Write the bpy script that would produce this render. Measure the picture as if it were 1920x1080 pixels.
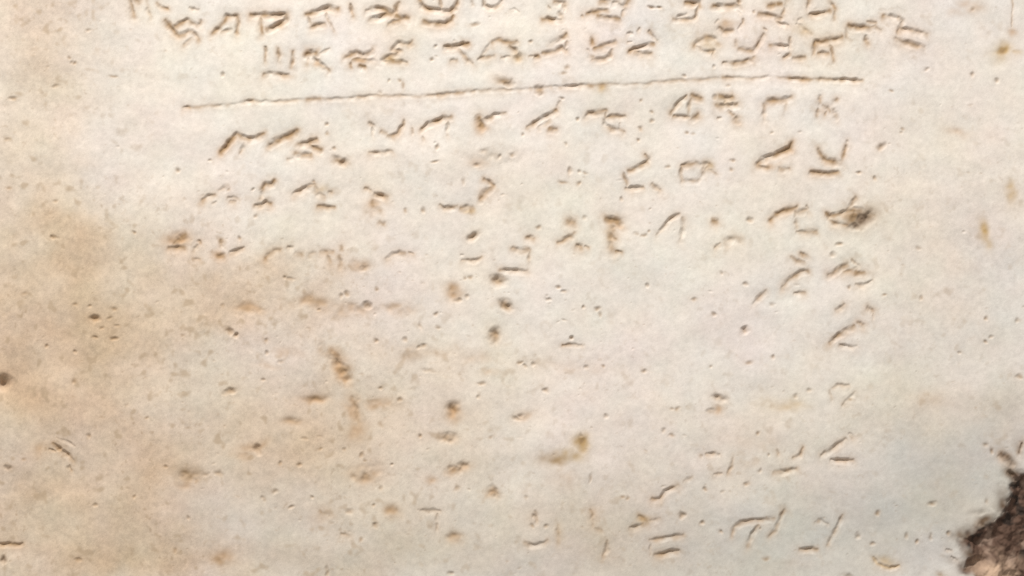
import bpy, math
import numpy as np

sc = bpy.context.scene
for o in list(bpy.data.objects):
    bpy.data.objects.remove(o, do_unlink=True)

# ------------------------------------------------------------------ units
# everything on the tablet face is laid out on a millimetre-like sheet: 1920 units = 0.60 m
S = 0.60 / 1920.0
def wx(x): return (x - 960.0) * S
def wy(y): return (540.0 - y) * S
THICK = 0.062                      # tablet thickness, face at z = 0

# ------------------------------------------------------------------ camera
cam_d = bpy.data.cameras.new("camera")
cam = bpy.data.objects.new("camera", cam_d)
sc.collection.objects.link(cam)
cam_d.sensor_width = 36.0
cam_d.lens = 70.0
cam.location = (0.0, 0.0, 0.60 * 70.0 / 36.0)
cam_d.clip_start = 0.01
cam_d.clip_end = 100.0
sc.camera = cam

# ------------------------------------------------------------------ light
world = bpy.data.worlds.new("World")
sc.world = world
world.use_nodes = True
bg = world.node_tree.nodes["Background"]
bg.inputs["Color"].default_value = (1.0, 0.955, 0.90, 1)
bg.inputs["Strength"].default_value = 0.43

lamp_d = bpy.data.lights.new("studio_lamp", 'AREA')
lamp_d.shape = 'RECTANGLE'
lamp_d.size = 0.42
lamp_d.size_y = 0.24
lamp_d.energy = 70.0
lamp_d.color = (1.0, 0.982, 0.945)
lamp = bpy.data.objects.new("studio_lamp", lamp_d)
sc.collection.objects.link(lamp)
from mathutils import Vector
lamp.location = (-0.60, 1.98, 1.38)
lamp.rotation_euler = (Vector((0.0, 0.0, 0.0)) - lamp.location).to_track_quat('-Z', 'Y').to_euler()

sc.view_settings.view_transform = 'Standard'
sc.view_settings.look = 'None'
sc.view_settings.exposure = 0.0
sc.view_settings.gamma = 1.0
sc.cycles.use_denoising = False
sc.cycles.filter_width = 1.5
sc.cycles.max_bounces = 4

# ------------------------------------------------------------------ sheet grid
X0, X1, Y0, Y1 = -13.0, 1957.0, -640.0, 1196.0
STEP = 1.35
xs = np.arange(X0, X1 + .01, STEP)
ys = np.concatenate([np.arange(Y0, -58.0, 9.0), np.arange(-54.0, 1132.0, STEP), np.arange(1134.0, Y1 + .01, 5.0)])
NX, NY = len(xs), len(ys)
GX, GY = xs[None, :], ys[:, None]

def bspline(coarse, t):
    """weights of a cubic B-spline for positions t on a line of coarse samples"""
    i = np.floor(t).astype(int); f = t - i
    w = np.stack([(1 - f) ** 3, 3 * f ** 3 - 6 * f ** 2 + 4, -3 * f ** 3 + 3 * f ** 2 + 3 * f + 1, f ** 3]) / 6.0
    return i, w

def noise(wl, seed, wly=None):
    """smooth random field, wavelength wl (and wly across), roughly in -1..1"""
    wly = wly or wl
    rng = np.random.default_rng(seed)
    nx = int((X1 - X0) / wl) + 6; ny = int((Y1 - Y0) / wly) + 6
    c = rng.uniform(-1.9, 1.9, (ny, nx)).astype(np.float32)
    iy, vy = bspline(c, (ys - Y0) / wly + 1.0)
    rows = sum(c[iy - 1 + k] * vy[k][:, None].astype(np.float32) for k in range(4))
    ix, vx = bspline(c, (xs - X0) / wl + 1.0)
    return sum(rows[:, ix - 1 + k] * vx[k][None, :].astype(np.float32) for k in range(4))

def fbm(wl, octaves, seed, gain=0.55, stretch=1.0):
    out = 0; a = 1.0
    for k in range(octaves):
        out = out + a * noise(wl / 2 ** k * stretch, seed + k * 7, wl / 2 ** k); a *= gain
    return out

def sstep(a, b, v):
    t = np.clip((v - a) / (b - a), 0, 1)
    return t * t * (3 - 2 * t)

# a warp that makes every chiselled edge ragged
WX = 0.9 * noise(9, 11) + 0.8 * noise(4.5, 12)
WY = 0.9 * noise(9, 13) + 0.8 * noise(4.5, 14)
WOBX = 4.0 * noise(26, 21) + 2.4 * noise(11, 22)
WOBY = 4.0 * noise(26, 23) + 2.4 * noise(11, 24)
DEPTHVAR = np.clip(0.95 + 0.46 * noise(15, 15) + 0.50 * noise(6.5, 16) + .18 * noise(3.6, 17), 0.34, 1.7)
BLOTCH = np.clip(0.85 + 0.5 * noise(13, 18) + 0.45 * noise(6, 19), 0.0, 1.7)

cut = np.zeros((NY, NX), np.float32)          # depth of chiselled work, in sheet units
worn = np.zeros((NY, NX), np.float32)         # shallow wear round the cuts
dirt = {k: np.zeros((NY, NX), np.float32) for k in ('brown', 'tan', 'ochre', 'umber')}
owner = np.zeros((NY, NX), np.int16)          # which part a spot of the face belongs to
ownd = np.zeros((NY, NX), np.float32)
part_names = ['']

def win(x0, y0, x1, y1):
    a = max(0, np.searchsorted(xs, x0)); b = min(NX, np.searchsorted(xs, x1))
    c = max(0, np.searchsorted(ys, y0)); d = min(NY, np.searchsorted(ys, y1))
    return slice(c, d), slice(a, b)

def new_part(name):
    part_names.append(name); return len(part_names) - 1

def claim(w, d, pid, thr):
    if pid:
        o = owner[w]; od = ownd[w]
        m = (d > thr) & (d > od)
        o[m] = pid; od[m] = d[m]

def stroke(pts, width, depth, tint, pid, kind='brown'):
    pts = [(x, y + 0.9) for x, y in pts]
    R = width * 4.6 + 24
    px = [p[0] for p in pts]; py = [p[1] for p in pts]
    w = win(min(px) - R, min(py) - R, max(px) + R, max(py) + R)
    if w[0].start >= w[0].stop or w[1].start >= w[1].stop: return
    qx = GX[:, w[1]] + WX[w]; qy = GY[w[0], :] + WY[w]
    dist = np.full(qx.shape, 1e9, np.float32)
    seg = list(zip(pts[:-1], pts[1:])) or [(pts[0], pts[0])]
    for (ax, ay), (bx, by) in seg:
        vx, vy = bx - ax, by - ay; L2 = vx * vx + vy * vy + 1e-6
        t = np.clip(((qx - ax) * vx + (qy - ay) * vy) / L2, 0, 1)
        oy = qy - ay - t * vy
        dd0 = np.hypot(qx - ax - t * vx, oy)
        dist = np.minimum(dist, dd0 / (1 + 0.75 * np.clip(oy / (dd0 + 1.5), 0, 1) ** 1.5))
    # taper towards both free ends
    e0 = np.hypot(qx - pts[0][0], qy - pts[0][1]); e1 = np.hypot(qx - pts[-1][0], qy - pts[-1][1])
    tap = 0.55 + 0.45 * sstep(0, 11, np.minimum(e0, e1)) if len(pts) > 1 else 1.0
    h = width * 0.5 * tap
    prof = np.clip(1 - dist / (h * 1.25), 0, 1)
    prof = prof * prof * (3 - 2 * prof) * 0.45 + prof * 0.55
    d = depth * prof * tap * DEPTHVAR[w]
    cut[w] = np.maximum(cut[w], d)
    worn[w] = np.maximum(worn[w], 0.27 * depth * np.exp(-(dist / (width * 0.9 + 4)) ** 2))
    claim(w, d, pid, 0.22 * depth)
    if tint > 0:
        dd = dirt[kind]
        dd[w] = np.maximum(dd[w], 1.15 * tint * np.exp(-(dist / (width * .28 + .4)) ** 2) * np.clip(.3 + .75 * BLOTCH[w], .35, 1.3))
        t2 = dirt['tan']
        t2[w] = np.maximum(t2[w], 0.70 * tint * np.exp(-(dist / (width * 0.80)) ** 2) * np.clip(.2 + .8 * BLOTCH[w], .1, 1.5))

def pit(x, y, rx, ry, ang, depth, tint, pid=0, kind='brown', soft=1.0):
    y += 1.0
    R = max(rx, ry) * 3.2 + 6
    w = win(x - R, y - R, x + R, y + R)
    if w[0].start >= w[0].stop or w[1].start >= w[1].stop: return
    qx = GX[:, w[1]] - x + WX[w] * min(1.7, .32 * rx + .1); qy = GY[w[0], :] - y + WY[w] * min(1.7, .30 * ry + .1)
    a = math.radians(ang); c, s = math.cos(a), math.sin(a)
    u = (qx * c - qy * s) / rx; v = (qx * s + qy * c) / ry       # ang: anticlockwise in the picture
    r = np.hypot(u, v)
    prof = 1 - sstep(0.0, 1.55, r)
    d = depth * prof * np.clip(DEPTHVAR[w], .35, 1.4)
    cut[w] = np.maximum(cut[w], d)
    claim(w, d, pid, 0.2 * depth)
    if tint > 0:
        dirt[kind][w] = np.maximum(dirt[kind][w], tint * np.exp(-(r / (0.85 * soft)) ** 2))
        dirt['tan'][w] = np.maximum(dirt['tan'][w], 0.35 * tint * np.exp(-(r / (1.4 * soft)) ** 2))

def stain(x, y, rx, ry, ang, amt, kind='tan', rough=0.0):
    R = max(rx, ry) * 2.8 + 14
    w = win(x - R, y - R, x + R, y + R)
    if w[0].start >= w[0].stop or w[1].start >= w[1].stop: return
    k = min(1.1, max(rx, ry) / 22.0)
    qx = GX[:, w[1]] - x + WOBX[w] * k; qy = GY[w[0], :] - y + WOBY[w] * k
    amt = min(1.0, amt * {'brown': 1.55, 'tan': 1.15, 'ochre': 1.05, 'umber': 1.1}[kind]) if max(rx, ry) < 40 else amt
    a = math.radians(ang); c, s = math.cos(a), math.sin(a)
    r2 = ((qx * c - qy * s) / rx) ** 2 + ((qx * s + qy * c) / ry) ** 2
    g = np.exp(-r2)
    dirt[kind][w] = np.maximum(dirt[kind][w], amt * g * np.clip(.45 + .65 * BLOTCH[w], .4, 1.5))
    if rough > 0:
        worn[w] = np.maximum(worn[w], 1.7 * rough * g * np.clip(.55 * DEPTHVAR[w] + .75 * BLOTCH[w] - .35, 0, 2))

# ------------------------------------------------------------------ the carved signs
# one line a sign; strokes split by ';'   "x,y x,y ...  @width,depth,tint"
DEF = (9.0, 4.6, 0.50)
LETTERS = """
242,-6 247,12 251,30 @9,3.2,.35; 275,-6 278,15 282,32 @8,3,.3; 250,-3 262,2
295,4 303,13 314,15 @7,4,.5; 355,13 372,18 @6,1.6,.1
311,38 319,49 327,58 335,66 345,63 352,58 359,57 366,63 372,73; 327,48 340,42 351,37 360,42 368,46 375,44 377,38; 361,71 352,78 344,84 @8,3,.3
398,60 412,50 420,40 425,29 443,29 446,42 444,58; 415,57 424,55 433,52 @8,4,.5
470,26 485,27 510,27 536,27 536,36 525,43 510,52 502,54 @9.5,5,.6; 490,29 490,45 492,62 @9,4.5,.5
574,25 590,21 602,17 617,12 632,17; 577,30 580,40 584,49 @8,2.6,.3; 584,48 597,46 609,44; 611,24 616,38 626,56 @7,3,.3
658,8 660,18 662,29 @8,3.6,.4
687,20 697,16 710,13 722,18 735,24 741,20 743,12 749,4; 696,34 712,31 726,24 736,24; 742,26 752,31 767,33 @10,5,.6; 729,44 742,39 748,35
788,-2 792,8 800,15 815,16 829,19 845,20 853,12 861,-3; 826,-3 827,17 @8,3.5,.4; 795,39 807,42 820,43 833,42 846,36 849,28 @9,4.4,.5
884,-4 886,7 @7,3,.25; 908,-4 909,7 919,12 928,12 937,6 945,-3 @8,3.4,.35; 955,17 964,16 973,20 @6,2,.2
1040,1 1050,3 1057,3 1056,12 @9,4.4,.5; 1058,-2 1058,20 @7,2.6,.2; 1029,11 1031,13 @6,3,.3; 1017,35 1027,33 1038,36 1053,36 @8,4.2,.5; 1050,22 1056,34 @10,2,.3
1127,1 1143,2; 1149,5 1157,3 @9,5,.6; 1160,7 1168,10 1174,6 1180,-2; 1168,10 1172,14 1167,27 @8,3,.4; 1100,24 1115,21 1125,19 1138,17; 1121,27 1135,31 1150,33 1162,34; 1091,28 1092,29 @7,4,.5
1286,4 1298,5 1311,4 1312,11 @9,4.8,.55; 1309,12 1307,22 1305,31 1297,35 1280,34 1264,34 @8,4,.45; 1265,33 1276,29 1287,25 @7,3,.3
1338,10 1352,11 1370,10 1387,10; 1387,-4 1386,10 @9,4,.5; 1384,19 1388,24 @7,2.5,.3; 1349,50 1357,57 1375,56 @9,4.4,.5,; 1394,36 1394,41 @7,3,.3; 1342,42 1347,37 @6,2.5,.25; 1386,52 1390,44 @7,2,.25
1441,8 1452,7; 1458,6 1466,5 @9,5,.6; 1476,-3 1474,7; 1424,24 1440,27 1455,31 1466,32 @8.5,4.6,.55; 1471,14 1467,26 @8,3,.35; 1455,36 1465,43 1479,46 @7,3,.35
1517,-4 1515,13 @8,3.6,.4; 1519,24 1530,26 1540,24 1556,19 @8,4.4,.5; 1557,-3 1560,6 1564,12 1566,15 @8,4,.45; 1566,21 1563,33 @8,2.4,.3; 1497,36 1503,34 @7,2.5,.3; 1495,43 1510,55 1521,61 @7,1.8,.2
1593,48 1605,50 1618,48 1630,50 @10,4.8,.55; 1632,50 1641,47 1652,55 @8,3,.35; 1627,39 1642,40 @7,3.2,.35; 1624,67 1626,80 @9,3,.35; 1587,56 1588,69 @9,2.2,.25
1656,29 1670,30 1684,33 @9,4.6,.5; 1686,33 1693,38 1688,58 @9,2.6,.3; 1684,58 1688,52 1700,54 1716,58 1728,61 1738,63 @9,3.8,.4; 1680,70 1692,77 1702,79 1716,83 1733,88 @9,3.8,.4
498,88 499,100 498,114 @7,3.2,.35; 521,91 524,103 523,114 @8,3.2,.4; 549,96 550,106 547,124 @8,3.4,.4; 495,139 510,137 525,138 541,139 @8,4,.45
576,99 592,98 @12,6.5,.75; 584,100 592,112 603,122 616,131 @9,4.4,.5; 580,100 577,118 @10,2.6,.4; 597,100 608,95 617,90 @6,2.8,.3
649,106 658,101 670,97 681,101 691,98 698,92; 658,116 658,125 @7,3,.4; 675,122 684,124 @9,4.6,.55; 660,111 675,108 690,112 706,115 @9,2.5,.4; 678,100 684,114 @8,2.4,.3
772,77 763,83 747,78 738,90 747,97 @9,4,.45; 738,91 752,94 746,98 727,104 716,112 730,114 744,114 762,116 @8,3.6,.4; 728,106 738,113 @8,3,.45
833,86 845,86 856,85 864,82 877,80 @8.5,4.8,.55; 861,90 870,102 878,111 887,117 @8,3.6,.4; 845,113 856,112 @8,3.2,.3
923,78 926,76 @8,4.6,.55; 925,75 940,74 944,76 957,78 969,75 @8,4,.45; 919,80 912,92 905,104 @8,2,.2; 897,110 910,105 926,103 @7,3.8,.4; 957,84 966,94 970,104 @10,3.2,.35; 940,107 955,106 @6,2.4,.2
1032,80 1042,76 1052,71 1061,64 @8.5,4.6,.5; 1063,78 1059,90 @8,2.6,.3; 1018,98 1030,97 1042,93 1053,88 1062,93 @8.5,3.2,.4; 1003,105 1008,104 @9,5,.55; 990,106 1000,104 @6,2.5,.25
1110,72 1112,77 @10,5,.6; 1102,92 1105,102 1113,106 @8,3,.35; 1115,89 1128,87 1138,83 1153,76; 1112,110 1122,111 1133,109 1143,104 1147,93 @8,3.4,.4
1177,61 1186,61 @7,3,.3; 1196,58 1199,53 @7,3,.3; 1217,58 1224,66 1233,75 @7.5,3.8,.4; 1181,95 1192,90 1205,86 1216,81 1226,81 @8,4.4,.5; 1190,96 1205,100 1221,100 @8.5,4.2,.45; 1177,77 1184,77 @5,2,.2
1303,85 1312,74 1325,69 1340,71 1346,79 @9,3.2,.4; 1304,84 1315,93 1328,96 1338,94 1337,99 @8,2.8,.35
1379,74 1381,83 @8,2.8,.3; 1385,90 1400,92 1413,93 1420,83 1424,75 1433,64 @8.5,4.2,.45; 1357,117 1375,118 1395,116 1410,110 1414,106 @8,4.4,.45; 1433,52 1437,54 @6,3,.3
1445,85 1460,84 1479,84 @8,3.8,.4; 1482,71 1481,84 1481,97 @8,2.8,.3; 1470,106 1481,98 @8,4,.45; 1488,106 1498,107 1510,106 @7.5,3.8,.4
1527,83 1529,76 1540,77 1555,74 1568,72 1578,69 @9,5,.55; 1527,80 1526,100 @8,2.4,.3; 1535,99 1545,98 1553,98 @7.5,3.6,.4; 1558,84 1562,96 1563,112 @8.5,4,.4
414,285 425,272 435,260 444,251 455,256 467,260 480,257 494,250 @9,5,.6; 458,266 455,276 450,287 @8,2.4,.25
505,270 520,262 532,255 545,250 557,244 @10,5.4,.65
559,268 575,267 592,260 @9,4.6,.55; 580,270 588,276 600,279 @9.5,4.8,.55; 554,287 566,290 582,288 @9,5,.55; 540,297 549,295 @7,2.6,.3
693,229 699,233 @9,3.4,.3; 698,234 699,253 @7,1.8,.2; 714,246 723,249 @8,3.6,.35; 726,253 737,254 744,250 750,243 755,234 757,226 @8,4,.42; 693,286 710,285 722,284 735,282 @8,2.8,.3; 772,240 774,247 @7,2.2,.2
791,240 805,231 818,226 830,220 845,217 @9,5,.55; 793,257 794,259 @8,3,.3; 840,224 839,252 @7,1.6,.15
899,221 903,230 @14,7,.8; 906,223 920,220 928,215 938,212 947,210 @8,4.6,.5
990,236 1004,227 1018,219 1032,212 1043,206 @8.5,4.8,.5; 1030,221 1020,230 1012,236 @10,2.4,.35; 1029,240 1043,242 @9,5,.5; 1046,198 1050,190 @9,1.6,.25
1099,217 1105,211 1114,209 1137,206 @9,4,.4; 1137,206 1137,219 @7,2.6,.3; 1138,220 1152,218 1172,217 @8,4,.42; 1134,224 1135,233 1146,241 1160,241 1169,247 @8,3.6,.4; 1162,230 1160,242 @7,2.2,.3
1258,210 1263,203 1273,191 1286,180 @8,4,.42; 1297,178 1306,181 1314,183 @9,4.2,.45; 1296,184 1291,200 1292,214 @8,1.8,.3; 1264,216 1280,216 1293,217 @7.5,3.6,.4; 1299,219 1308,214 @10,5,.55
1349,179 1360,183 1374,181 @9,4,.5; 1344,196 1360,197 1382,195 @9,3.6,.45; 1361,182 1358,196 @9,2.8,.4; 1367,205 1375,213 @8,3.6,.4; 1380,220 1382,222 @11,5.4,.6; 1345,219 1352,219 @6,1.8,.15
1433,194 1440,188 1455,187 1470,186 1482,182 @9,5,.55; 1434,193 1433,222 @8,2,.2; 1473,191 1470,210 @8,2.2,.25
1537,179 1538,192 @9,3.8,.45; 1562,190 1568,186 @9,4,.45; 1543,197 1552,203 1556,208 @8,3.8,.45; 1534,204 1532,217 @8,2.8,.35; 1564,206 1567,216 @10,4.4,.45; 1546,213 1550,208 @7,2.8,.35
1210,289 1217,297 1214,303 1200,311 1187,317 1179,320 @8,3.8,.42; 1170,325 1175,338 1178,350 @8,3.2,.35; 1175,352 1190,351 1206,350 @7.5,3.4,.38; 1224,344 1236,356 @9,2,.25
1278,309 1290,307 1305,303 1313,307 1332,306 @8,3.2,.38; 1279,310 1276,326 1280,336 1292,339 1308,338 1317,326 1331,307 @8,2.4,.35; 1320,306 1318,322 @10,2,.4; 1329,318 1341,324 @7.5,3,.35
1421,306 1430,299 1443,292 1458,287 1472,281 1482,276 1484,267 @10,5.2,.6; 1420,306 1428,313 1440,315 @9,3,.4; 1461,315 1480,316 @8,3,.35
1535,279 1541,291 1550,299 1562,302 1577,301 @9.5,4.6,.52; 1579,299 1582,286 1586,272 1590,265 @8,4.4,.48; 1520,321 1535,324 1555,324 1572,321 @8.5,4.4,.48
380,375 390,368 402,364 @8,4.4,.5; 412,355 426,348 @9,2.4,.3; 428,370 442,371 @8,3.2,.4; 432,376 440,378 @8,3.2,.35; 398,380 404,378 @7,2,.2
492,352 498,345 510,344 514,338 @10,4.4,.55; 493,352 491,366 488,372 @8,2,.3; 478,384 490,383 497,380 507,382 @8.5,4.4,.55
551,361 563,358 575,350 589,345 @8.5,4.6,.52; 590,348 596,361 606,366 @8,3,.35; 617,358 620,359 @8,3.6,.35; 596,387 610,387 627,388 @7.5,4,.45
685,352 695,355 @8,3,.4; 703,362 713,365 726,370 @9,4.8,.52; 698,378 702,390 712,394 @10,2.4,.4; 713,414 719,420 @8,3.2,.4
825,383 832,389 845,388 857,386 @7.5,3.4,.38; 864,388 886,387 @9,3.4,.42; 880,390 882,396 @9,2,.35
908,335 916,340 925,347 @9,5,.55; 920,350 908,360 901,372 @11,2.6,.45
1550,400 1555,405 1570,402 1585,397 1599,394 1612,396 @9.5,5.2,.65; 1553,408 1561,415 1570,419 1588,421 @8.5,4,.5; 1588,392 1597,382 1605,371 @8.5,3.6,.4
1444,411 1455,402 1466,396 1480,391 1493,388 @9.5,4.8,.52; 1491,406 1493,398 1514,392 @9,2,.3; 1492,410 1494,424 @9,1.8,.3; 1494,434 1510,434 1531,434 @8,4,.42; 1513,386 1517,397 @8,2,.25
1340,464 1351,456 @8,2.8,.3; 1362,452 1372,446 1386,445 @11,3,.35; 1337,413 1345,414 @10,4,.5
1233,438 1243,430 1250,419 1259,407 1273,400 @8,3.2,.35; 1280,408 1283,424 1277,446 @9,1.8,.25
1137,410 1148,411 1162,414 @12,6,.75; 1149,416 1152,430 1146,450 1150,466 @16,3.0,.28; 1152,444 1156,446 @8,3.6,.5; 1155,471 1165,472 @7,4,.5
1065,413 1076,416 @12,3.4,.42; 1047,453 1058,448 1067,443 1077,437 @8,4,.42; 1082,458 1090,461 @10,3.6,.45; 1098,462 1104,464 @7,3,.3
989,444 1001,447 @9,4.4,.48; 962,463 975,469 992,466 @9,3.2,.35; 994,468 993,492 @8,1.8,.25
866,488 878,488 892,487 903,480 @7,3,.32; 864,476 868,477 @6,2.4,.25
317,463 329,463 343,462 @9,4.2,.5; 327,454 338,445 347,440 @10,3,.45; 373,450 375,454 @8,4.2,.45; 369,460 362,470 @8,2.2,.3; 362,484 375,485 @7,2.4,.3
414,450 415,460 @8,3.6,.42; 409,480 418,478 @10,3,.45; 432,472 445,468 456,463 @8,3.8,.42; 448,444 450,446 @6,3.2,.3
499,483 506,473 514,468 525,468 @9,4,.5; 540,462 548,463 @8,3,.32; 555,473 566,475 @8,2.4,.3; 580,476 592,474 @9,2.2,.28
601,470 613,470 624,470 @7.5,3.8,.42; 641,460 642,466 @8,4.2,.42; 612,474 620,492 @9,1.8,.28; 637,480 639,496 @10,2.2,.32
724,483 735,477 748,473 757,474 @9,3.2,.36; 766,473 774,475 @7,3,.3
938,505 947,506 960,507 972,507 988,507 @8.5,4,.42; 941,514 929,520 @9,4,.45
1503,474 1512,478 @9,4.2,.48; 1484,482 1494,488 1508,489 @8,3.2,.36; 1515,507 1503,508 1490,517 1477,526 1468,538 @8.5,3.8,.42; 1490,548 1509,548 @7,2.8,.3
1553,514 1565,508 1576,500 1588,494 @9.5,4.8,.5; 1599,487 1608,495 @9,3.8,.42; 1604,508 1606,511 1620,510 @8,3.8,.45; 1581,508 1596,506 1604,500 @10,2.2,.4; 1605,532 1620,535 1636,526 @7,1.8,.18
1413,566 1425,556 1436,545 @8,2.6,.28
1556,641 1568,630 1582,621 1602,611 @8,4.2,.5; 1575,645 1590,649 1606,648 @8,2.6,.25; 1610,604 1619,608 @9,4.6,.45
1568,581 1576,577 1583,570 @8,2.8,.32; 1627,575 1635,580 @9,4.8,.48; 1637,588 1637,596 @6,1.6,.2
1540,853 1556,843 1572,832 1586,823 @8,3.4,.34; 1593,813 1599,817 @8,3.2,.36; 1560,860 1575,861 1599,862 @8,3.8,.36
1457,844 1460,849 @8,3,.3; 1489,858 1500,852 1505,839 @8,3.4,.34; 1453,884 1470,883 1493,878 @8,4.2,.42
1325,849 1333,850 1348,851 @7,3.2,.4; 1374,858 1371,873 1365,886 @7.5,2.8,.3; 1338,888 1353,887 @7,2.8,.3; 1315,853 1317,854 @6,3,.3
1223,935 1237,936 1247,922 1258,915 1272,909 @8,3.4,.36; 1283,902 1297,893 @7,1.8,.18
1372,1004 1377,987 1390,978 1410,975 1430,974 1452,971 @8,3,.3; 1421,984 1410,1000 1402,1022 @8,2.4,.28
1471,957 1463,975 1454,992 1443,1003 @8.5,3,.32
1219,1012 1245,1008 1280,1003 @7.5,2.8,.3; 1219,1016 1221,1040 @6,1.4,.14; 1229,1040 1248,1036 1272,1032 @8.5,4.2,.42
1182,989 1195,986 1206,982 @8,3.2,.38; 1198,967 1207,971 1213,979 @9,3.6,.42; 1220,977 1238,971 @8,2,.2
1500,1029 1515,1028 1532,1029 @8,3.8,.36; 1552,1022 1559,1008 1570,990 1580,966 @8,2.4,.22; 1530,978 1542,975 1553,982 @7,1.8,.2
1109,956 1111,982 @8.5,2.8,.34; 1139,1013 1138,1028 1131,1042 @8,2.6,.28; 1118,990 1128,992 @8,1.4,.2
984,1018 1002,1021 1020,1018 1026,1012 @8,1.8,.2; 1003,958 1006,975 @9,1.8,.22; 1046,985 1047,1016 @8,1.6,.2
1560,728 1572,721 1591,722 @7,1.8,.1; 1604,735 1593,748 1581,758 @7,2,.1; 1556,732 1559,748 @7,1.4,.06
600,958 612,965 622,962 @8,1.7,.2; 640,1000 655,1004 @8,1.6,.2
788,957 808,956 825,958 @8,1.6,.18; 820,965 819,992 @8,1.8,.2
"""
def parse(s):
    out = []
    for st in s.split(';'):
        st = st.strip()
        if not st: continue
        w, d, t = DEF
        if '@' in st:
            st, q = st.split('@'); w, d, t = [float(v) for v in q.split(',')[:3]]
        out.append(([tuple(float(v) for v in p.split(',')) for p in st.split()], w, d, t))
    return out

for line in LETTERS.strip().split('\n'):
    pid = new_part('carved_letter')
    for pts, w, d, t in parse(line):
        stroke(pts, w * 1.22, d * (0.92 if d > 3.9 else 1.05 if d > 2.1 else 1.55), max(t * 1.25, .34 if d > 2.1 else .24), pid)

# word-divider dots
for x, y, r in [(1223, 13, 5), (1237, 13, 4), (809, 110, 4), (995, 79, 4.5), (1084, 222, 4.2), (1202, 187, 4), (1222, 209, 4), (1222, 226, 4.4),
                (1201, 241, 4.6), (1197, 262, 4), (1372, 300, 4), (1372, 317, 4), (1652, 275, 6), (1611, 323, 4.5), (1640, 334, 4.5), (1252, 312, 4),
                (612, 231, 4.2), (614, 249, 4.2), (627, 278, 4), (1405, 410, 6.5), (1414, 20, 3.6), (1318, 979, 4.5), (1352, 995, 4.4), (1278, 966, 7),
                (1340, 181, 4.6), (1437, 970, 3)]:
    ex = 1.5 if y in (323, 300, 13) else 1.0
    pit(x, y, r * ex * (1.5 if r == 6 else .95), r * (.7 if ex > 1 else .9), 50 if r == 6 else 0, r * .6, .6, new_part('word_divider'))

# the ruled line under the second row
pid = new_part('ruled_line')
RULE = "343,201 352,200 375,200 395,196 415,196 440,194 465,189 476,187 490,190 530,189 560,186 600,184 620,185 650,183 680,181 710,178 750,178 785,179 820,176 850,173 885,169 930,167 985,166 1005,167 1025,163 1040,163 1055,160 1090,160 1110,161 1130,158 1160,157 1200,157 1240,153 1270,149 1290,150 1330,147 1355,145 1380,144 1410,146 1440,144 1470,145 1490,146 1520,148 1540,147 1580,147 1610,148 1618,149"
stroke(parse(RULE)[0][0], 7.5, 1.35, .34, pid)
for seg, d in [("345,200 355,200", 4), ("458,190 474,187", 4), ("1035,163 1052,162", 3.6), ("1056,160 1088,160", 4.2), ("1095,160 1112,161", 3.4), ("1355,145 1375,144", 3.4),
               ("1480,146 1525,148", 3.8), ("1530,147 1570,148 1616,149", 4.4), ("575,186 600,184", 3.2), ("655,183 690,180", 3.2), ("820,176 890,169", 2.6), ("1080,160 1140,158", 3.2)]:
    stroke(parse(seg)[0][0], 8.5, d * .85, .6, pid)

# ------------------------------------------------------------------ large pits (parts), each as x, y, rx, ry, angle, depth, tint, dirt
for p in [(945, 151, 18, 8, -20, 7, .95, 'brown'), (1013, 168, 11, 9, -20, 6, .9, 'brown'), (638, 301, 15, 8.5, -15, 7, .9, 'brown'), (972, 106, 10, 9, 0, 4.5, .55, 'brown'),
          (1619, 411, 19, 14, 40, 7.5, .95, 'umber'), (1604, 423, 16, 8, 10, 6.0, .8, 'umber'), (1608, 397, 18, 9, -25, 5.0, .75, 'brown'),
          (886, 442, 13, 8, 35, 6.5, .75, 'brown'), (935, 525, 15, 11, -10, 7.5, .85, 'brown'), (948, 572, 15, 10, -30, 7.5, .95, 'brown'), (927, 628, 11, 15, 0, 7, .9, 'brown'),
          (178, 597, 10, 7, 0, 5.5, .85, 'brown'), (1, 718, 20, 15, 0, 8, .45, 'umber'), (15, 876, 8, 5, 0, 5, .75, 'umber'), (430, 620, 10, 6, -30, 4.8, .65, 'brown'), (443, 628, 6, 5, -20, 4.6, .6, 'brown'),
          (432, 733, 11, 6, 15, 5, .7, 'brown'), (1396, 619, 8, 5.5, 30, 5.5, .6, 'brown'), (1349, 746, 14, 8, -20, 5.5, .6, 'brown'), (126, 852, 10, 5, -40, 5, .65, 'brown'), (111, 841, 7, 4.5, -30, 4.6, .6, 'brown'),
          (850, 765, 13, 13, 0, 5, .65, 'brown'), (1057, 646, 2, 2, 0, 1, .1, 'brown'), (928, 924, 15, 10, -35, 6, .65, 'brown'), (483, 842, 11, 8, -50, 4.8, .5, 'brown'), (687, 572, 9, 6, 10, 4, .7, 'brown'),
          (853, 881, 15, 9, 0, 4.5, .55, 'brown'), (868, 872, 12, 8, 0, 4.5, .55, 'brown'), (838, 819, 16, 9, 0, 4.6, .55, 'brown'), (102, 443, 7, 4, -20, 4, .65, 'brown'), (5, 1048, 6, 8, 20, 5, .7, 'umber'),
          (1072, 633, 4.5, 3.5, 0, 4, .6, 'brown')]:
    if p[5] > 1: pit(*p[:7], new_part('pit'), p[7])
stroke([(1056, 646), (1075, 646), (1090, 646)], 7.5, 3.6, .5, new_part('scratch'))
stroke([(-10, 1020), (15, 1020), (42, 1020)], 8.5, 4.5, .6, new_part('crack'))
stroke([(1898, -40), (1898, 10), (1898, 50)], 4.5, 1.4, .3, new_part('crack'))
stroke([(605, 652), (622, 664), (634, 680), (650, 702)], 20, 3.2, .42, new_part('chisel_scar'))
stroke([(660, 745), (668, 765), (672, 790)], 12, 1.8, .25, part_names.index('chisel_scar'))

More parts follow.
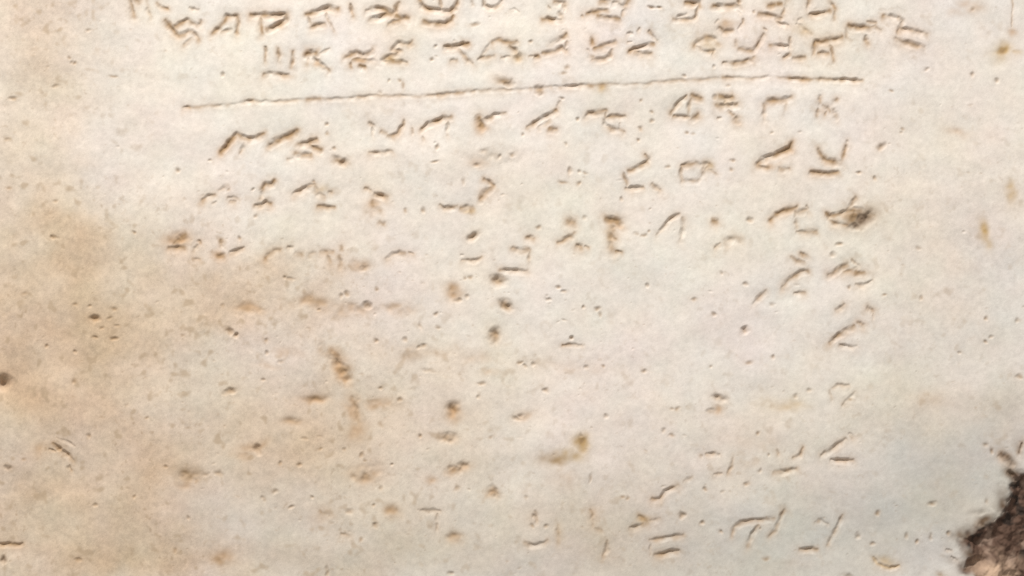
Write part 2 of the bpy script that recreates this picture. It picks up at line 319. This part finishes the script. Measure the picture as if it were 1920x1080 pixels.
cs = new_part('chisel_scar')
for p, wd, d, t in [("92,842 104,845", 7, 3, .5), ("98,831 106,838 114,845", 8, 3.6, .55), ("112,840 122,850 136,861", 10, 4.4, .65), ("106,820 122,826 140,836", 6, 1.6, .12), ("130,872 134,882", 6, 3, .5)]:
    stroke(parse(p)[0][0], wd, d, t, cs)

# small holes and nicks seen on the face
SMALL = [(334, 318, 5, 4), (140, 118, 4, 3), (130, 107, 4, 3), (135, 116, 4, 3), (25, 183, 9, 3.4), (213, 143, 7, 3), (165, 55, 5, 3), (105, 160, 8, 3), (213, 578, 7, 3.6), (143, 570, 5, 3.5), (168, 573, 4, 3), (178, 632, 6, 3), (213, 634, 7, 3.8), (192, 614, 4, 3),
         (220, 611, 5, 3), (88, 648, 5, 4), (140, 713, 6, 4), (140, 659, 4, 3), (343, 627, 5, 3), (276, 782, 4, 3), (16, 352, 5, 3), (393, 300, 4, 3), (45, 549, 6, 3), (250, 434, 4, 3), (104, 376, 5, 3), (130, 876, 5, 4), (166, 815, 4, 4),
         (45, 861, 5, 3), (385, 888, 7, 4), (410, 886, 8, 4.5), (345, 890, 9, 6), (370, 900, 6, 6), (494, 936, 5, 5), (515, 921, 7, 4.4), (147, 1050, 7, 4.2), (327, 1030, 5, 4), (353, 970, 4, 4), (251, 931, 4, 3), (310, 874, 4, 3), (178, 946, 5, 3),
         (713, 172, 4.5, 4), (750, 150, 4, 3), (755, 157, 3.5, 8), (730, 150, 4, 3), (418, 138, 4, 4), (588, 340, 4, 3.6), (427, 354, 4, 3), (475, 354, 4, 3), (480, 404, 4, 3.4), (448, 445, 4, 4), (545, 522, 8, 3), (535, 520, 5, 3), (684, 503, 9, 5),
         (651, 550, 7, 4), (640, 553, 4, 4), (418, 572, 4, 3.6), (705, 541, 4, 4), (818, 587, 5, 4), (788, 608, 3.6, 8), (820, 613, 6, 4), (795, 648, 7, 4), (786, 650, 6, 3), (805, 694, 14, 3.6), (712, 727, 5, 3), (750, 749, 6, 4), (716, 796, 6, 4.4),
         (500, 661, 4.5, 4), (500, 637, 4, 4), (705, 638, 5, 4), (526, 678, 5, 4), (494, 711, 5, 3), (880, 520, 5, 3.4), (871, 520, 4, 4), (876, 555, 4, 4), (860, 563, 7, 4), (1010, 427, 5, 4.4), (995, 444, 7, 4), (1095, 408, 5, 4.4), (1217, 433, 3, 3), (1208, 440, 6, 4), (1195, 438, 6, 3),
         (1213, 535, 4, 4), (1302, 562, 6, 3.4), (1338, 590, 5, 4), (1352, 510, 4, 3.6), (1398, 531, 5, 4), (1120, 578, 6, 4.4), (1126, 589, 3.4, 7), (1448, 569, 6, 4), (1450, 669, 4.6, 4), (1405, 679, 7, 3.6), (1332, 686, 4, 3.4), (1561, 477, 6.5, 4.4), (1573, 457, 7, 4),
         (1592, 539, 4, 4), (1722, 465, 7, 4), (1726, 558, 4, 4), (1657, 552, 4, 3), (1824, 140, 4, 5), (1738, 129, 7, 3.4), (1824, 17, 5, 4), (1849, 597, 5, 4), (1908, 600, 5, 4), (1859, 631, 5, 3.4), (1849, 640, 5, 3), (1912, 706, 7, 5), (1800, 660, 4, 3), (1870, 150, 4, 4),
         (1046, 537, 6, 3), (1058, 545, 6, 3.4), (1028, 560, 8, 3.4), (1095, 575, 4, 3.4), (975, 679, 5, 4), (983, 686, 5, 3), (1000, 681, 4, 4), (903, 718, 8, 3.6), (1023, 730, 6, 4.6), (897, 743, 5, 3.4), (1100, 688, 6, 4), (1132, 686, 4, 3.4), (1210, 695, 6, 4), (1136, 778, 5, 4), (1260, 766, 5, 3), (1270, 767, 6, 4),
         (1335, 772, 9, 6), (1245, 806, 4.5, 4), (1259, 816, 5, 4), (1421, 812, 4, 4), (1518, 731, 6, 4), (1492, 743, 6, 4), (1595, 748, 6, 3), (968, 783, 9, 4), (975, 778, 7, 4), (715, 795, 5, 4), (787, 816, 4, 4), (920, 819, 5, 3), (986, 932, 4, 4), (1175, 933, 4, 4), (1168, 931, 4, 3),
         (1091, 815, 5, 4), (1107, 895, 3.4, 9), (1322, 916, 5, 4), (1400, 906, 5, 4), (1425, 882, 4, 4), (1441, 852, 3, 3), (1436, 1047, 6, 4), (1425, 990, 3, 3), (1609, 1004, 6, 5), (1634, 1019, 6, 4), (1645, 963, 4.5, 5), (1700, 1003, 4.5, 5), (1745, 1006, 4, 6), (1779, 1000, 5, 4), (1748, 943, 8, 4),
         (1852, 940, 4, 6), (1848, 833, 7, 4), (1860, 845, 4, 6), (1765, 1076, 9, 6), (1590, 1078, 10, 5), (1536, 977, 6, 4), (1720, 1014, 4, 4), (655, 958, 7, 4), (618, 966, 5, 5), (700, 947, 4, 3), (705, 984, 6, 5), (845, 1076, 6, 4), (613, 1072, 4, 10), (677, 1011, 4, 4), (857, 915, 6, 4), (714, 914, 4, 4), (803, 958, 3, 3),
         (600, 840, 5, 3), (645, 842, 4, 3.4), (572, 822, 6, 3), (525, 867, 5, 4), (560, 870, 5, 4), (585, 931, 5, 3), (545, 950, 8, 3), (678, 853, 4.5, 4), (684, 862, 4, 3), (735, 871, 4, 3), (1000, 965, 5, 4), (998, 985, 4, 4), (1025, 985, 5, 4), (868, 340, 4, 6), (820, 275, 4, 6), (815, 303, 8, 2.6), (935, 292, 5, 5), (905, 283, 6, 4), (960, 290, 6, 4),
         (895, 308, 8, 3.4), (1060, 270, 4, 3.4), (980, 252, 3.5, 4), (1085, 342, 5, 4), (1068, 320, 4.4, 6), (1086, 320, 5, 4), (1098, 322, 5, 3.4), (1055, 341, 8, 3), (1165, 372, 4, 4), (800, 178, 8, 3), (1063, 126, 5, 5), (1058, 136, 7, 3), (815, 87, 4, 3), (1053, 183, 5, 3.4), (890, 45, 9, 4), (1283, 142, 5, 3), (1338, 124, 4, 3), (1365, 160, 5, 3),
         (1289, 248, 4, 3), (1300, 249, 4, 3), (1447, 247, 4, 3), (1693, 242, 4, 3), (1670, 170, 4, 3), (1690, 248, 3, 3), (720, 418, 5, 5), (760, 395, 4, 4), (793, 395, 4, 5), (1018, 100, 5, 3), (760, 635, 5, 4), (600, 580, 5, 3)]
for i, (x, y, rx, ry) in enumerate(SMALL):
    pit(x, y, rx * .95, ry * 1.05, 12 * math.sin(i * 2.1), 0.9 + 0.25 * min(rx, ry) + .05 * max(rx, ry), .50 + .15 * math.sin(i * 1.7))

# fine peppering, thicker in the worn middle
rng = np.random.default_rng(5)
n = 0
while n < 650:
    x, y = rng.uniform(-10, 1940), rng.uniform(-50, 1130)
    dens = .30 + .7 * math.exp(-(((x - 640) / 420) ** 2 + ((y - 680) / 330) ** 2)) + .3 * math.exp(-(((x - 1150) / 350) ** 2 + ((y - 560) / 250) ** 2))
    if rng.random() > dens: continue
    r = 1.1 + 1.5 * rng.random() ** 3
    pit(x, y, r * rng.uniform(1, 2.2), r, rng.uniform(-25, 25), r * rng.uniform(.12, .5), rng.uniform(.05, .30)); n += 1

# ------------------------------------------------------------------ stains with a shape of their own
for s in [(625, 665, 22, 15, -35, .75, 'tan', 1.6), (640, 695, 34, 14, -50, .75, 'tan', 1.8), (645, 690, 14, 10, 0, .45, 'brown', 0), (663, 760, 16, 34, 10, .55, 'tan', .7), (670, 805, 18, 22, 0, .5, 'tan', .5),
          (712, 757, 30, 12, 0, .55, 'tan', .6), (705, 749, 22, 4, 0, .3, 'brown', .4), (588, 745, 24, 10, 0, .6, 'tan', 1.5), (590, 742, 15, 5, 0, .28, 'brown', .9), (550, 791, 20, 8, 0, .55, 'tan', 1.0), (552, 789, 16, 6, 0, .35, 'brown', 1.6),
          (850, 775, 15, 18, 0, .7, 'tan', .8), (838, 822, 18, 11, 0, .55, 'tan', .8), (860, 877, 24, 11, 15, .65, 'tan', .8), (808, 900, 14, 9, 0, .5, 'tan', .7), (687, 888, 27, 17, 0, .7, 'tan', 2.2), (690, 890, 17, 10, 0, .4, 'brown', 1.6),
          (735, 961, 16, 14, 0, .7, 'tan', .8), (735, 960, 12, 11, 0, .35, 'brown', 1.8), (925, 925, 15, 11, 0, .6, 'tan', .6), (852, 1010, 15, 11, 0, .55, 'tan', 1.0), (850, 1008, 13, 8, 0, .4, 'brown', 2.), (415, 1045, 18, 14, 0, .7, 'tan', 1.0), (415, 1045, 15, 12, 0, .32, 'brown', 1.),
          (350, 885, 28, 13, -10, .55, 'brown', 1.5), (345, 905, 20, 12, 0, .35, 'tan', .8), (470, 838, 26, 10, 20, .5, 'tan', .5), (455, 855, 20, 8, 0, .4, 'tan', .3),
          (1089, 830, 15, 17, 20, .95, 'ochre', 1.0), (1089, 828, 8, 9, 0, .45, 'brown', .6), (1058, 856, 36, 12, 14, .7, 'ochre', .5), (1040, 862, 26, 8, 0, .4, 'brown', 0), (1060, 900, 30, 22, 0, .22, 'tan', 0),
          (1345, 768, 12, 12, 0, .55, 'tan', .5), (1482, 760, 34, 10, 0, .42, 'ochre', .3), (1878, 98, 18, 16, 30, 1.0, 'ochre', 1.0), (1878, 98, 7, 7, 0, .5, 'brown', .5), (1903, 101, 16, 6, 0, .5, 'ochre', .3), (1898, 62, 10, 9, 0, .5, 'tan', .3),
          (1846, 440, 11, 24, 12, .8, 'ochre', .5), (1898, 362, 11, 24, 15, .7, 'ochre', .4), (1800, 245, 24, 8, -20, .3, 'tan', .3), (1790, 25, 22, 10, 0, .3, 'tan', 0), (1822, 10, 26, 14, 0, .4, 'tan', 0),
          (467, 580, 24, 9, -8, .6, 'tan', 1.2), (460, 580, 14, 4, 0, .25, 'brown', .6), (585, 570, 36, 11, 0, .6, 'tan', 1.2), (590, 566, 22, 6, 0, .35, 'brown', .8), (655, 580, 54, 13, 0, .5, 'tan', .8), (660, 574, 30, 5, 0, .2, 'brown', .6), (745, 576, 42, 11, -6, .55, 'tan', .8), (740, 572, 20, 5, -10, .28, 'brown', .4),
          (849, 547, 18, 13, -30, .8, 'tan', 1.4), (851, 545, 11, 8, -30, .4, 'brown', .8), (1148, 440, 16, 32, 0, .5, 'tan', 1.0), (1143, 440, 8, 20, 0, .25, 'ochre', 0), (335, 452, 24, 13, 10, .75, 'tan', 1.2), (412, 480, 14, 9, 0, .75, 'tan', .8), (680, 500, 18, 10, 0, .6, 'tan', .9),
          (700, 388, 14, 16, 0, .6, 'tan', .8), (908, 362, 12, 16, -20, .65, 'tan', .6), (487, 375, 20, 13, 0, .45, 'tan', .4), (600, 355, 14, 10, 0, .4, 'ochre', .3), (880, 395, 12, 6, 0, .5, 'ochre', .3), (1128, 164, 9, 9, 0, .6, 'ochre', .6), (972, 107, 12, 11, 0, .45, 'ochre', .3),
          (590, 116, 14, 14, 0, .6, 'tan', .6), (680, 110, 20, 11, 0, .6, 'tan', .6), (735, 112, 16, 7, 0, .5, 'ochre', .4), (1325, 85, 26, 18, 0, .35, 'ochre', .2), (1365, 48, 24, 12, 0, .5, 'tan', .3), (1508, 55, 20, 10, -35, .35, 'ochre', .2), (1610, 405, 34, 18, 10, .6, 'brown', 1.0),
          (1600, 510, 18, 9, 0, .6, 'tan', .7), (1362, 190, 22, 13, 0, .6, 'ochre', .8), (1548, 205, 20, 15, 0, .35, 'tan', .4), (1445, 312, 24, 9, 10, .45, 'tan', .4), (1328, 312, 11, 12, 0, .5, 'ochre', .3), (930, 290, 50, 14, 0, .3, 'brown', .9), (900, 305, 20, 8, 0, .35, 'tan', .5),
          (810, 660, 60, 10, -4, .22, 'tan', .3), (895, 668, 46, 16, -8, .28, 'tan', .4), (1080, 690, 90, 14, -6, .2, 'tan', .3), (920, 700, 20, 10, 0, .35, 'tan', .4), (770, 672, 26, 10, 0, .3, 'brown', .5), (505, 688, 26, 8, 0, .25, 'tan', .3), (540, 660, 24, 8, 0, .3, 'tan', .3),
          (117, 848, 22, 14, -35, .4, 'tan', .8), (75, 845, 22, 14, 0, .4, 'tan', .3), (1400, 870, 26, 10, 0, .2, 'tan', .2), (1665, 1056, 24, 10, -14, .35, 'ochre', .6), (1110, 968, 12, 20, 0, .35, 'tan', .3), (1205, 975, 14, 9, 0, .45, 'ochre', .3), (1000, 970, 14, 20, 0, .2, 'tan', .3),
          (1050, 1000, 10, 26, 0, .22, 'ochre', .3), (610, 965, 30, 18, 0, .25, 'tan', .5), (980, 780, 22, 9, 10, .4, 'tan', .5), (1475, 1060, 60, 10, 0, .1, 'tan', 0), (1745, 745, 30, 14, 0, .2, 'tan', 0), (1420, 830, 60, 18, 0, .16, 'tan', 0)]:
    stain(*s)
for s in [(1806, 1004, 26, 11, 12, .62, 'umber', 1.2), (1826, 1030, 20, 30, -10, .8, 'umber', .8), (1846, 985, 24, 13, 35, .8, 'umber', .8), (1882, 945, 14, 28, 0, .7, 'umber', .5), (1893, 862, 18, 8, -35, .75, 'umber', .5), (1905, 895, 20, 13, -40, .9, 'umber', .5),
          (1912, 840, 9, 14, 20, .4, 'umber', .3), (1788, 1046, 18, 8, 0, .35, 'umber', .8), (1810, 1060, 14, 20, 0, .6, 'umber', .5), (1835, 965, 16, 8, 10, .3, 'umber', .8)]:
    stain(*s)
stroke([(1638, 1045), (1645, 1056), (1668, 1065), (1686, 1060)], 8, 3.2, .4, new_part('scratch'), 'ochre')

# ------------------------------------------------------------------ wide warm patina (tan) across the face
tanmap = np.zeros((NY, NX), np.float32)
cool = np.zeros((NY, NX), np.float32)
wobx = 24 * noise(140, 31) + 22 * noise(50, 32) + 12 * noise(20, 35) + 7 * noise(9, 37); woby = 24 * noise(140, 33) + 22 * noise(50, 34) + 12 * noise(20, 36) + 7 * noise(9, 38)
def wide(dst, x, y, rx, ry, a):
    dst += a * np.exp(-(((GX + wobx - x) / rx) ** 2 + ((GY + woby - y) / ry) ** 2))
for q in [(10, 260, 230, 360, .26), (40, 800, 290, 360, .30), (100, 450, 190, 100, .34), (140, 440, 90, 60, .14), (60, 620, 230, 130, .24), (190, 640, 170, 120, .18), (100, 760, 210, 120, .26), (150, 930, 240, 130, .28), (240, 1010, 190, 110, .20), (60, 1060, 190, 80, .2), (270, 880, 110, 140, .14),
          (0, 30, 200, 110, .24), (60, 120, 60, 50, .1), (100, 280, 70, 90, .14), (330, 560, 200, 110, .2), (460, 600, 190, 160, .14), (400, 780, 200, 200, .10),
          (600, 560, 220, 60, .22), (620, 760, 190, 130, .25), (560, 860, 160, 120, .24), (700, 900, 200, 120, .18), (820, 800, 140, 110, .12), (450, 480, 160, 90, .15), (950, 680, 280, 60, .13), (1180, 880, 200, 120, .10), (1460, 800, 220, 100, .12), (1500, 20, 200, 60, .05),
          (1760, 120, 160, 160, .06), (1800, 480, 160, 180, .16), (1330, 60, 220, 50, .08), (780, 360, 160, 80, .1), (1740, 760, 90, 60, .12), (1900, 760, 60, 60, .16), (900, 1000, 260, 90, .16), (1150, 1000, 200, 90, .12), (420, 1060, 300, 60, .25), (690, 1060, 300, 60, .15)]:
    wide(tanmap, *q)
for q in [(1720, 900, 220, 130, .55), (1560, 1000, 320, 110, .45), (1880, 820, 140, 110, .4), (1250, 1040, 260, 70, .3), (980, 1040, 420, 110, .34), (520, 1010, 220, 90, .36), (1250, 930, 300, 80, .2), (420, 720, 90, 60, .16), (480, 820, 80, 60, .2), (420, 270, 160, 60, .12), (260, 170, 120, 90, .08), (700, 1070, 200, 60, .2)]:
    wide(cool, *q)
tanmap *= np.clip(1 + .18 * fbm(120, 4, 41), .2, 2)

# ------------------------------------------------------------------ broken corner
px = np.array([2000, 1950, 1918, 1898, 1890, 1897, 1888, 1876, 1858, 1842, 1826, 1806, 1799, 1812, 1816, 1808, 1822, 1828, 1836, 1845, 2000.])
py = np.array([870, 880, 884, 892, 903, 918, 944, 958, 968, 984, 994, 1003, 1012, 1024, 1040, 1062, 1074, 1100, 1140, 1220, 1220.])
w = win(1660, 780, X1 + 9, Y1 + 9)
qx = GX[:, w[1]] - 4 + (5 * noise(22, 51) + 4 * noise(9, 52) + 2 * noise(4, 53))[w]; qy = GY[w[0], :] - 4 + (5 * noise(22, 54) + 4 * noise(9, 55) + 2 * noise(4, 56))[w]
inside = np.zeros(qx.shape, bool); dist = np.full(qx.shape, 1e9)
for i in range(len(px)):
    j = (i + 1) % len(px)
    ax, ay, bx, by = px[i], py[i], px[j], py[j]
    if ay != by:
        c = ((ay > qy) != (by > qy)) & (qx < (bx - ax) * (qy - ay) / (by - ay) + ax); inside ^= c
    vx, vy = bx - ax, by - ay
    t = np.clip(((qx - ax) * vx + (qy - ay) * vy) / (vx * vx + vy * vy + 1e-6), 0, 1)
    dist = np.minimum(dist, np.hypot(qx - ax - t * vx, qy - ay - t * vy))
sd = np.where(inside, dist, -dist)                         # positive inside the break
rough = (5.0 * noise(40, 61) + 3.4 * noise(17, 62) + 3.0 * noise(9, 63) + 1.5 * noise(5, 64) + .6 * noise(2.8, 65))[w]
# the break drops away from its rim, then rises to a pale ledge at the bottom
ledge = np.exp(-(((GX[:, w[1]] - 1868) / 52) ** 2 + ((GY[w[0], :] - 1075) / 40) ** 2))
brk = sstep(-4, 19, sd) * (12 + 0.12 * np.clip(sd, 0, 90) + rough * 1.1 - 13 * ledge)
brk = np.maximum(brk, 0) * (sd > -4)
chip = 2.6 * np.exp(-(np.clip(-sd, 0, None) / 16) ** 2) * np.clip(DEPTHVAR[w] - .55, 0, 2) * (sd <= 3)
cut[w] = np.maximum(cut[w], brk)
worn[w] = np.maximum(worn[w], chip)
pid = new_part('broken_corner')
m = sd > 0
owner[w][m] = pid
brkmask = np.zeros((NY, NX), np.float32); brkmask[w] = sstep(-14, 9, sd + 6 * noise(9, 57)[w])
brkledge = np.zeros((NY, NX), np.float32); brkledge[w] = ledge
for pts, wd, d in [([(1878, 850), (1888, 858), (1897, 866)], 13, 7), ([(1893, 884), (1903, 896), (1914, 908)], 12, 8), ([(1917, 832), (1911, 848)], 9, 5), ([(1838, 981), (1848, 985)], 11, 5), ([(1800, 1008), (1815, 1012)], 12, 5), ([(1785, 1044), (1795, 1050)], 8, 3), ([(1775, 1030), (1784, 1032)], 7, 2.6)]:
    stroke(pts, wd, d, .65 if wd > 8 else .25, new_part('edge_chip') if wd > 8 else 0, 'umber')

# ------------------------------------------------------------------ height of the face
H = 1.9 * fbm(230, 3, 71, .5) + 0.95 * noise(130, 79, 55) + 0.75 * noise(62, 75, 36) + 0.46 * noise(28, 76, 21) + 0.15 * noise(12, 77, 10) + .06 * noise(5, 78)
sandy = np.clip(.35 + tanmap * .9, 0, 1.2)
H = H + sandy * (.12 * noise(15, 81, 11) + .09 * noise(6.5, 82, 5.5))
H = H - worn * (1 + .25 * noise(8, 83)) - cut * np.where(owner == part_names.index('broken_corner'), 1.0, 0.88)
H = H + .02 * np.random.default_rng(78).standard_normal((NY, NX)) + .04 * noise(3.4, 88)
# worn arris along the tablet's rim
ed = np.minimum(np.minimum(GX - X0, X1 - GX), np.minimum(GY - Y0, Y1 - GY)) + 1.5 * noise(40, 84) + .8 * noise(12, 85)
ed = np.broadcast_to(ed, (NY, NX))
H = H - 9.0 * (1 - np.clip(ed / 11.0, 0, 1)) ** 2
# hollows in the left rim
for cx, cy, rx, ry, dp in [(-8, 140, 14, 50, 5), (-6, 600, 12, 60, 3.5), (-4, 722, 18, 16, 12), (-8, 660, 10, 40, 3)]:
    H = H - dp * np.exp(-(((GX - cx) / rx) ** 2 + ((GY - cy + 2 * noise(14, 87)) / ry) ** 2))

# ------------------------------------------------------------------ colour of the stone (linear albedo)
def mix(a, b, t): return a * (1 - t[..., None]) + np.array(b, np.float32) * t[..., None]
col = np.empty((NY, NX, 3), np.float32); col[:] = (0.798, 0.736, 0.668)
col = mix(col, (0.575, 0.550, 0.505), np.clip(cool * 1.15, 0, 1))
col = mix(col, (0.590, 0.446, 0.312), np.clip(tanmap * 1.25, 0, 1))
chroma = fbm(60, 3, 91, .8); warm = fbm(100, 3, 95, .7)
col *= (1 + np.stack([.012 * chroma, -.005 * chroma, -.009 * chroma - .024 * warm], -1))
mott = .020 * fbm(36, 3, 101, .7) + .022 * noise(5.5, 105) + .022 * noise(3.0, 106)
mott = mott + .030 * np.random.default_rng(77).standard_normal((NY, NX)).astype(np.float32) + .018 * noise(4.2, 107)
mott = mott * (1.0 + 1.3 * np.clip(tanmap, 0, 1))
col *= (1 + mott)[..., None]
speck = np.clip(fbm(11, 2, 111, .8) - .78, 0, 1) * (0.25 + 1.3 * np.clip(tanmap, 0, 1))
fine = np.clip(fbm(5.2, 2, 115, .8) - .85, 0, 1) * (0.22 + .9 * np.clip(tanmap, 0, 1)) * np.clip(.6 + .6 * noise(60, 117), 0, 1.4)
col = mix(col, (0.40, 0.29, 0.19), np.clip(fine * .7, 0, .55))
col = mix(col, (0.44, 0.33, 0.22), np.clip(speck * .75, 0, .6))
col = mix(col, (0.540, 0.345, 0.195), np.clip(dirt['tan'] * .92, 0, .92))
col = mix(col, (0.520, 0.340, 0.130), np.clip(dirt['ochre'] * .85, 0, .9))
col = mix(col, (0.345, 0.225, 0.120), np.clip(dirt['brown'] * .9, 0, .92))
col = mix(col, (0.135, 0.082, 0.046), np.clip(dirt['umber'] * .85, 0, .95))
bn = fbm(26, 4, 121, .7)
bc = np.empty_like(col); bc[:] = (0.125, 0.074, 0.052)
bc = mix(bc, (0.045, 0.032, 0.025), sstep(-.3, .7, bn)); bc = mix(bc, (0.30, 0.21, 0.16), sstep(.4, 1.4, fbm(22, 3, 131, .65))); bc *= (1 + .12 * noise(3.2, 134))[..., None]
bc = mix(bc, (0.58, 0.41, 0.29), np.clip(brkledge * 1.6 + .5 * bn * brkledge - .25, 0, 1))
col = col * (1 - brkmask[..., None]) + bc * brkmask[..., None]
col = np.clip(col, 0.01, 0.95)

# ------------------------------------------------------------------ meshes
co = np.empty((NY, NX, 3), np.float32)
co[..., 0] = wx(GX); co[..., 1] = wy(GY); co[..., 2] = H * S
gy_, gx_ = np.gradient(H, ys, xs)
nrm = np.stack([-gx_, gy_, np.ones_like(H)], -1).astype(np.float32)
nrm /= np.linalg.norm(nrm, axis=-1, keepdims=True)
co = co.reshape(-1, 3); nrm = nrm.reshape(-1, 3); colf = col.reshape(-1, 3)
idx = np.arange(NX * NY).reshape(NY, NX)
quads = np.stack([idx[1:, :-1], idx[1:, 1:], idx[:-1, 1:], idx[:-1, :-1]], -1).reshape(-1, 4)
fo = np.maximum(np.maximum(owner[:-1, :-1], owner[1:, 1:]), np.maximum(owner[:-1, 1:], owner[1:, :-1])).reshape(-1)

# --- material
mat = bpy.data.materials.new("weathered_marble"); mat.use_nodes = True
nt = mat.node_tree; N, K = nt.nodes, nt.links
bsdf = N["Principled BSDF"]
at = N.new("ShaderNodeAttribute"); at.attribute_name = "patina"
tc = N.new("ShaderNodeTexCoord")
n1 = N.new("ShaderNodeTexNoise"); n1.inputs["Scale"].default_value = 900; n1.inputs["Detail"].default_value = 3
n2 = N.new("ShaderNodeTexNoise"); n2.inputs["Scale"].default_value = 260; n2.inputs["Detail"].default_value = 4
K.new(tc.outputs["Object"], n1.inputs["Vector"]); K.new(tc.outputs["Object"], n2.inputs["Vector"])
mr = N.new("ShaderNodeMapRange"); mr.inputs["From Min"].default_value = .3; mr.inputs["From Max"].default_value = .7; mr.inputs["To Min"].default_value = .965; mr.inputs["To Max"].default_value = 1.03
K.new(n2.outputs["Fac"], mr.inputs["Value"])
mul = N.new("ShaderNodeVectorMath"); mul.operation = 'MULTIPLY'
K.new(at.outputs["Color"], mul.inputs[0]); K.new(mr.outputs["Result"], mul.inputs[1])
K.new(mul.outputs["Vector"], bsdf.inputs["Base Color"])
bsdf.inputs["Roughness"].default_value = 0.78
bsdf.inputs["Specular IOR Level"].default_value = 0.22
bump = N.new("ShaderNodeBump"); bump.inputs["Strength"].default_value = 0.10; bump.inputs["Distance"].default_value = 0.0004
K.new(n1.outputs["Fac"], bump.inputs["Height"]); K.new(bump.outputs["Normal"], bsdf.inputs["Normal"])

smat = bpy.data.materials.new("rough_stone_side"); smat.use_nodes = True
b2 = smat.node_tree.nodes["Principled BSDF"]; b2.inputs["Roughness"].default_value = .9
t2 = smat.node_tree.nodes.new("ShaderNodeTexNoise"); t2.inputs["Scale"].default_value = 40; t2.inputs["Detail"].default_value = 8
r2 = smat.node_tree.nodes.new("ShaderNodeValToRGB")
r2.color_ramp.elements[0].position = .3; r2.color_ramp.elements[0].color = (.30, .22, .15, 1); r2.color_ramp.elements[1].position = .7; r2.color_ramp.elements[1].color = (.60, .50, .39, 1)
smat.node_tree.links.new(t2.outputs["Fac"], r2.inputs["Fac"]); smat.node_tree.links.new(r2.outputs["Color"], b2.inputs["Base Color"])
u2 = smat.node_tree.nodes.new("ShaderNodeBump"); u2.inputs["Distance"].default_value = .004; smat.node_tree.links.new(t2.outputs["Fac"], u2.inputs["Height"]); smat.node_tree.links.new(u2.outputs["Normal"], b2.inputs["Normal"])

def face_mesh(name, q, extra=None):
    used, inv = np.unique(q, return_inverse=True)
    me = bpy.data.meshes.new(name)
    v = co[used]; nv = len(v); nf = len(q)
    me.vertices.add(nv); me.vertices.foreach_set("co", v.ravel())
    me.loops.add(nf * 4); me.loops.foreach_set("vertex_index", inv.astype(np.int32).ravel())
    me.polygons.add(nf); me.polygons.foreach_set("loop_start", np.arange(0, nf * 4, 4, dtype=np.int32))
    me.update(calc_edges=True)
    me.polygons.foreach_set("use_smooth", np.ones(nf, bool))
    a = me.attributes.new("patina", 'FLOAT_COLOR', 'POINT')
    rgba = np.ones((nv, 4), np.float32); rgba[:, :3] = colf[used]
    a.data.foreach_set("color", rgba.ravel())
    try:
        c = me.attributes.new("custom_normal", 'FLOAT_VECTOR', 'POINT')
        c.data.foreach_set("vector", nrm[used].ravel())
    except Exception as ex:
        print("custom normal:", ex)
    me.materials.append(mat)
    ob = bpy.data.objects.new(name, me); sc.collection.objects.link(ob)
    return ob

tablet = bpy.data.objects.new("stone_tablet", None)
tablet.empty_display_size = .05
tablet.location = (0, 0, -THICK)
sc.collection.objects.link(tablet)
tablet["label"] = "worn cream marble tablet carved with rows of ancient letters, its lower right corner broken off"
tablet["category"] = "tablet"

def adopt(o):
    o.parent = tablet
    o.matrix_parent_inverse = tablet.matrix_basis.inverted()

tablet_matrix = None
bpy.context.view_layer.update()
adopt(face_mesh("inscribed_face", quads[fo == 0]))
for pid in range(1, len(part_names)):
    q = quads[fo == pid]
    if len(q) == 0:
        print("empty part", pid, part_names[pid]); continue
    o = face_mesh(part_names[pid], q)
    if part_names[pid] == 'broken_corner': o["label"] = "rough dark brown broken corner"
    adopt(o)

# sides and back of the slab
ring = np.concatenate([idx[-1, :], idx[-2::-1, -1], idx[0, -2::-1], idx[1:-1, 0]])
top = co[ring]; nr = len(ring)
rg = np.random.default_rng(9)
mid = top.copy(); mid[:, 2] = -THICK * .5
cx = mid[:, :2] - mid[:, :2].mean(0)
mid[:, :2] += cx / np.linalg.norm(cx, axis=1, keepdims=True) * (.0015 + .0012 * np.sin(np.arange(nr) * .031)[:, None])
bot = top.copy(); bot[:, 2] = -THICK
verts = np.concatenate([top, mid, bot]); faces = []
for i in range(nr):
    j = (i + 1) % nr
    faces.append((i, i + nr, j + nr, j)); faces.append((i + nr, i + 2 * nr, j + 2 * nr, j + nr))
faces.append(tuple(range(3 * nr - 1, 2 * nr - 1, -1)))
me = bpy.data.meshes.new("tablet_sides"); me.from_pydata(verts.tolist(), [], faces); me.update(); me.materials.append(smat)
sides = bpy.data.objects.new("tablet_sides", me); sc.collection.objects.link(sides); adopt(sides)

# ------------------------------------------------------------------ surface it lies on
me = bpy.data.meshes.new("table_surface")
me.from_pydata([(-1.6, -1.6, 0), (1.6, -1.6, 0), (1.6, 1.6, 0), (-1.6, 1.6, 0)], [], [(0, 1, 2, 3)])
gm = bpy.data.materials.new("grey_felt"); gm.use_nodes = True
gb = gm.node_tree.nodes["Principled BSDF"]; gb.inputs["Roughness"].default_value = .95
gn = gm.node_tree.nodes.new("ShaderNodeTexNoise"); gn.inputs["Scale"].default_value = 220; gn.inputs["Detail"].default_value = 6
gr = gm.node_tree.nodes.new("ShaderNodeValToRGB"); gr.color_ramp.elements[0].color = (.30, .285, .265, 1); gr.color_ramp.elements[1].color = (.42, .40, .375, 1)
gm.node_tree.links.new(gn.outputs["Fac"], gr.inputs["Fac"]); gm.node_tree.links.new(gr.outputs["Color"], gb.inputs["Base Color"])
me.materials.append(gm)
tb = bpy.data.objects.new("table_surface", me); tb.location = (0, 0, -THICK - .0006); tb["kind"] = "structure"
sc.collection.objects.link(tb)
print("parts:", len(part_names) - 1, "verts:", NX * NY, "letters:", part_names.count('carved_letter'))
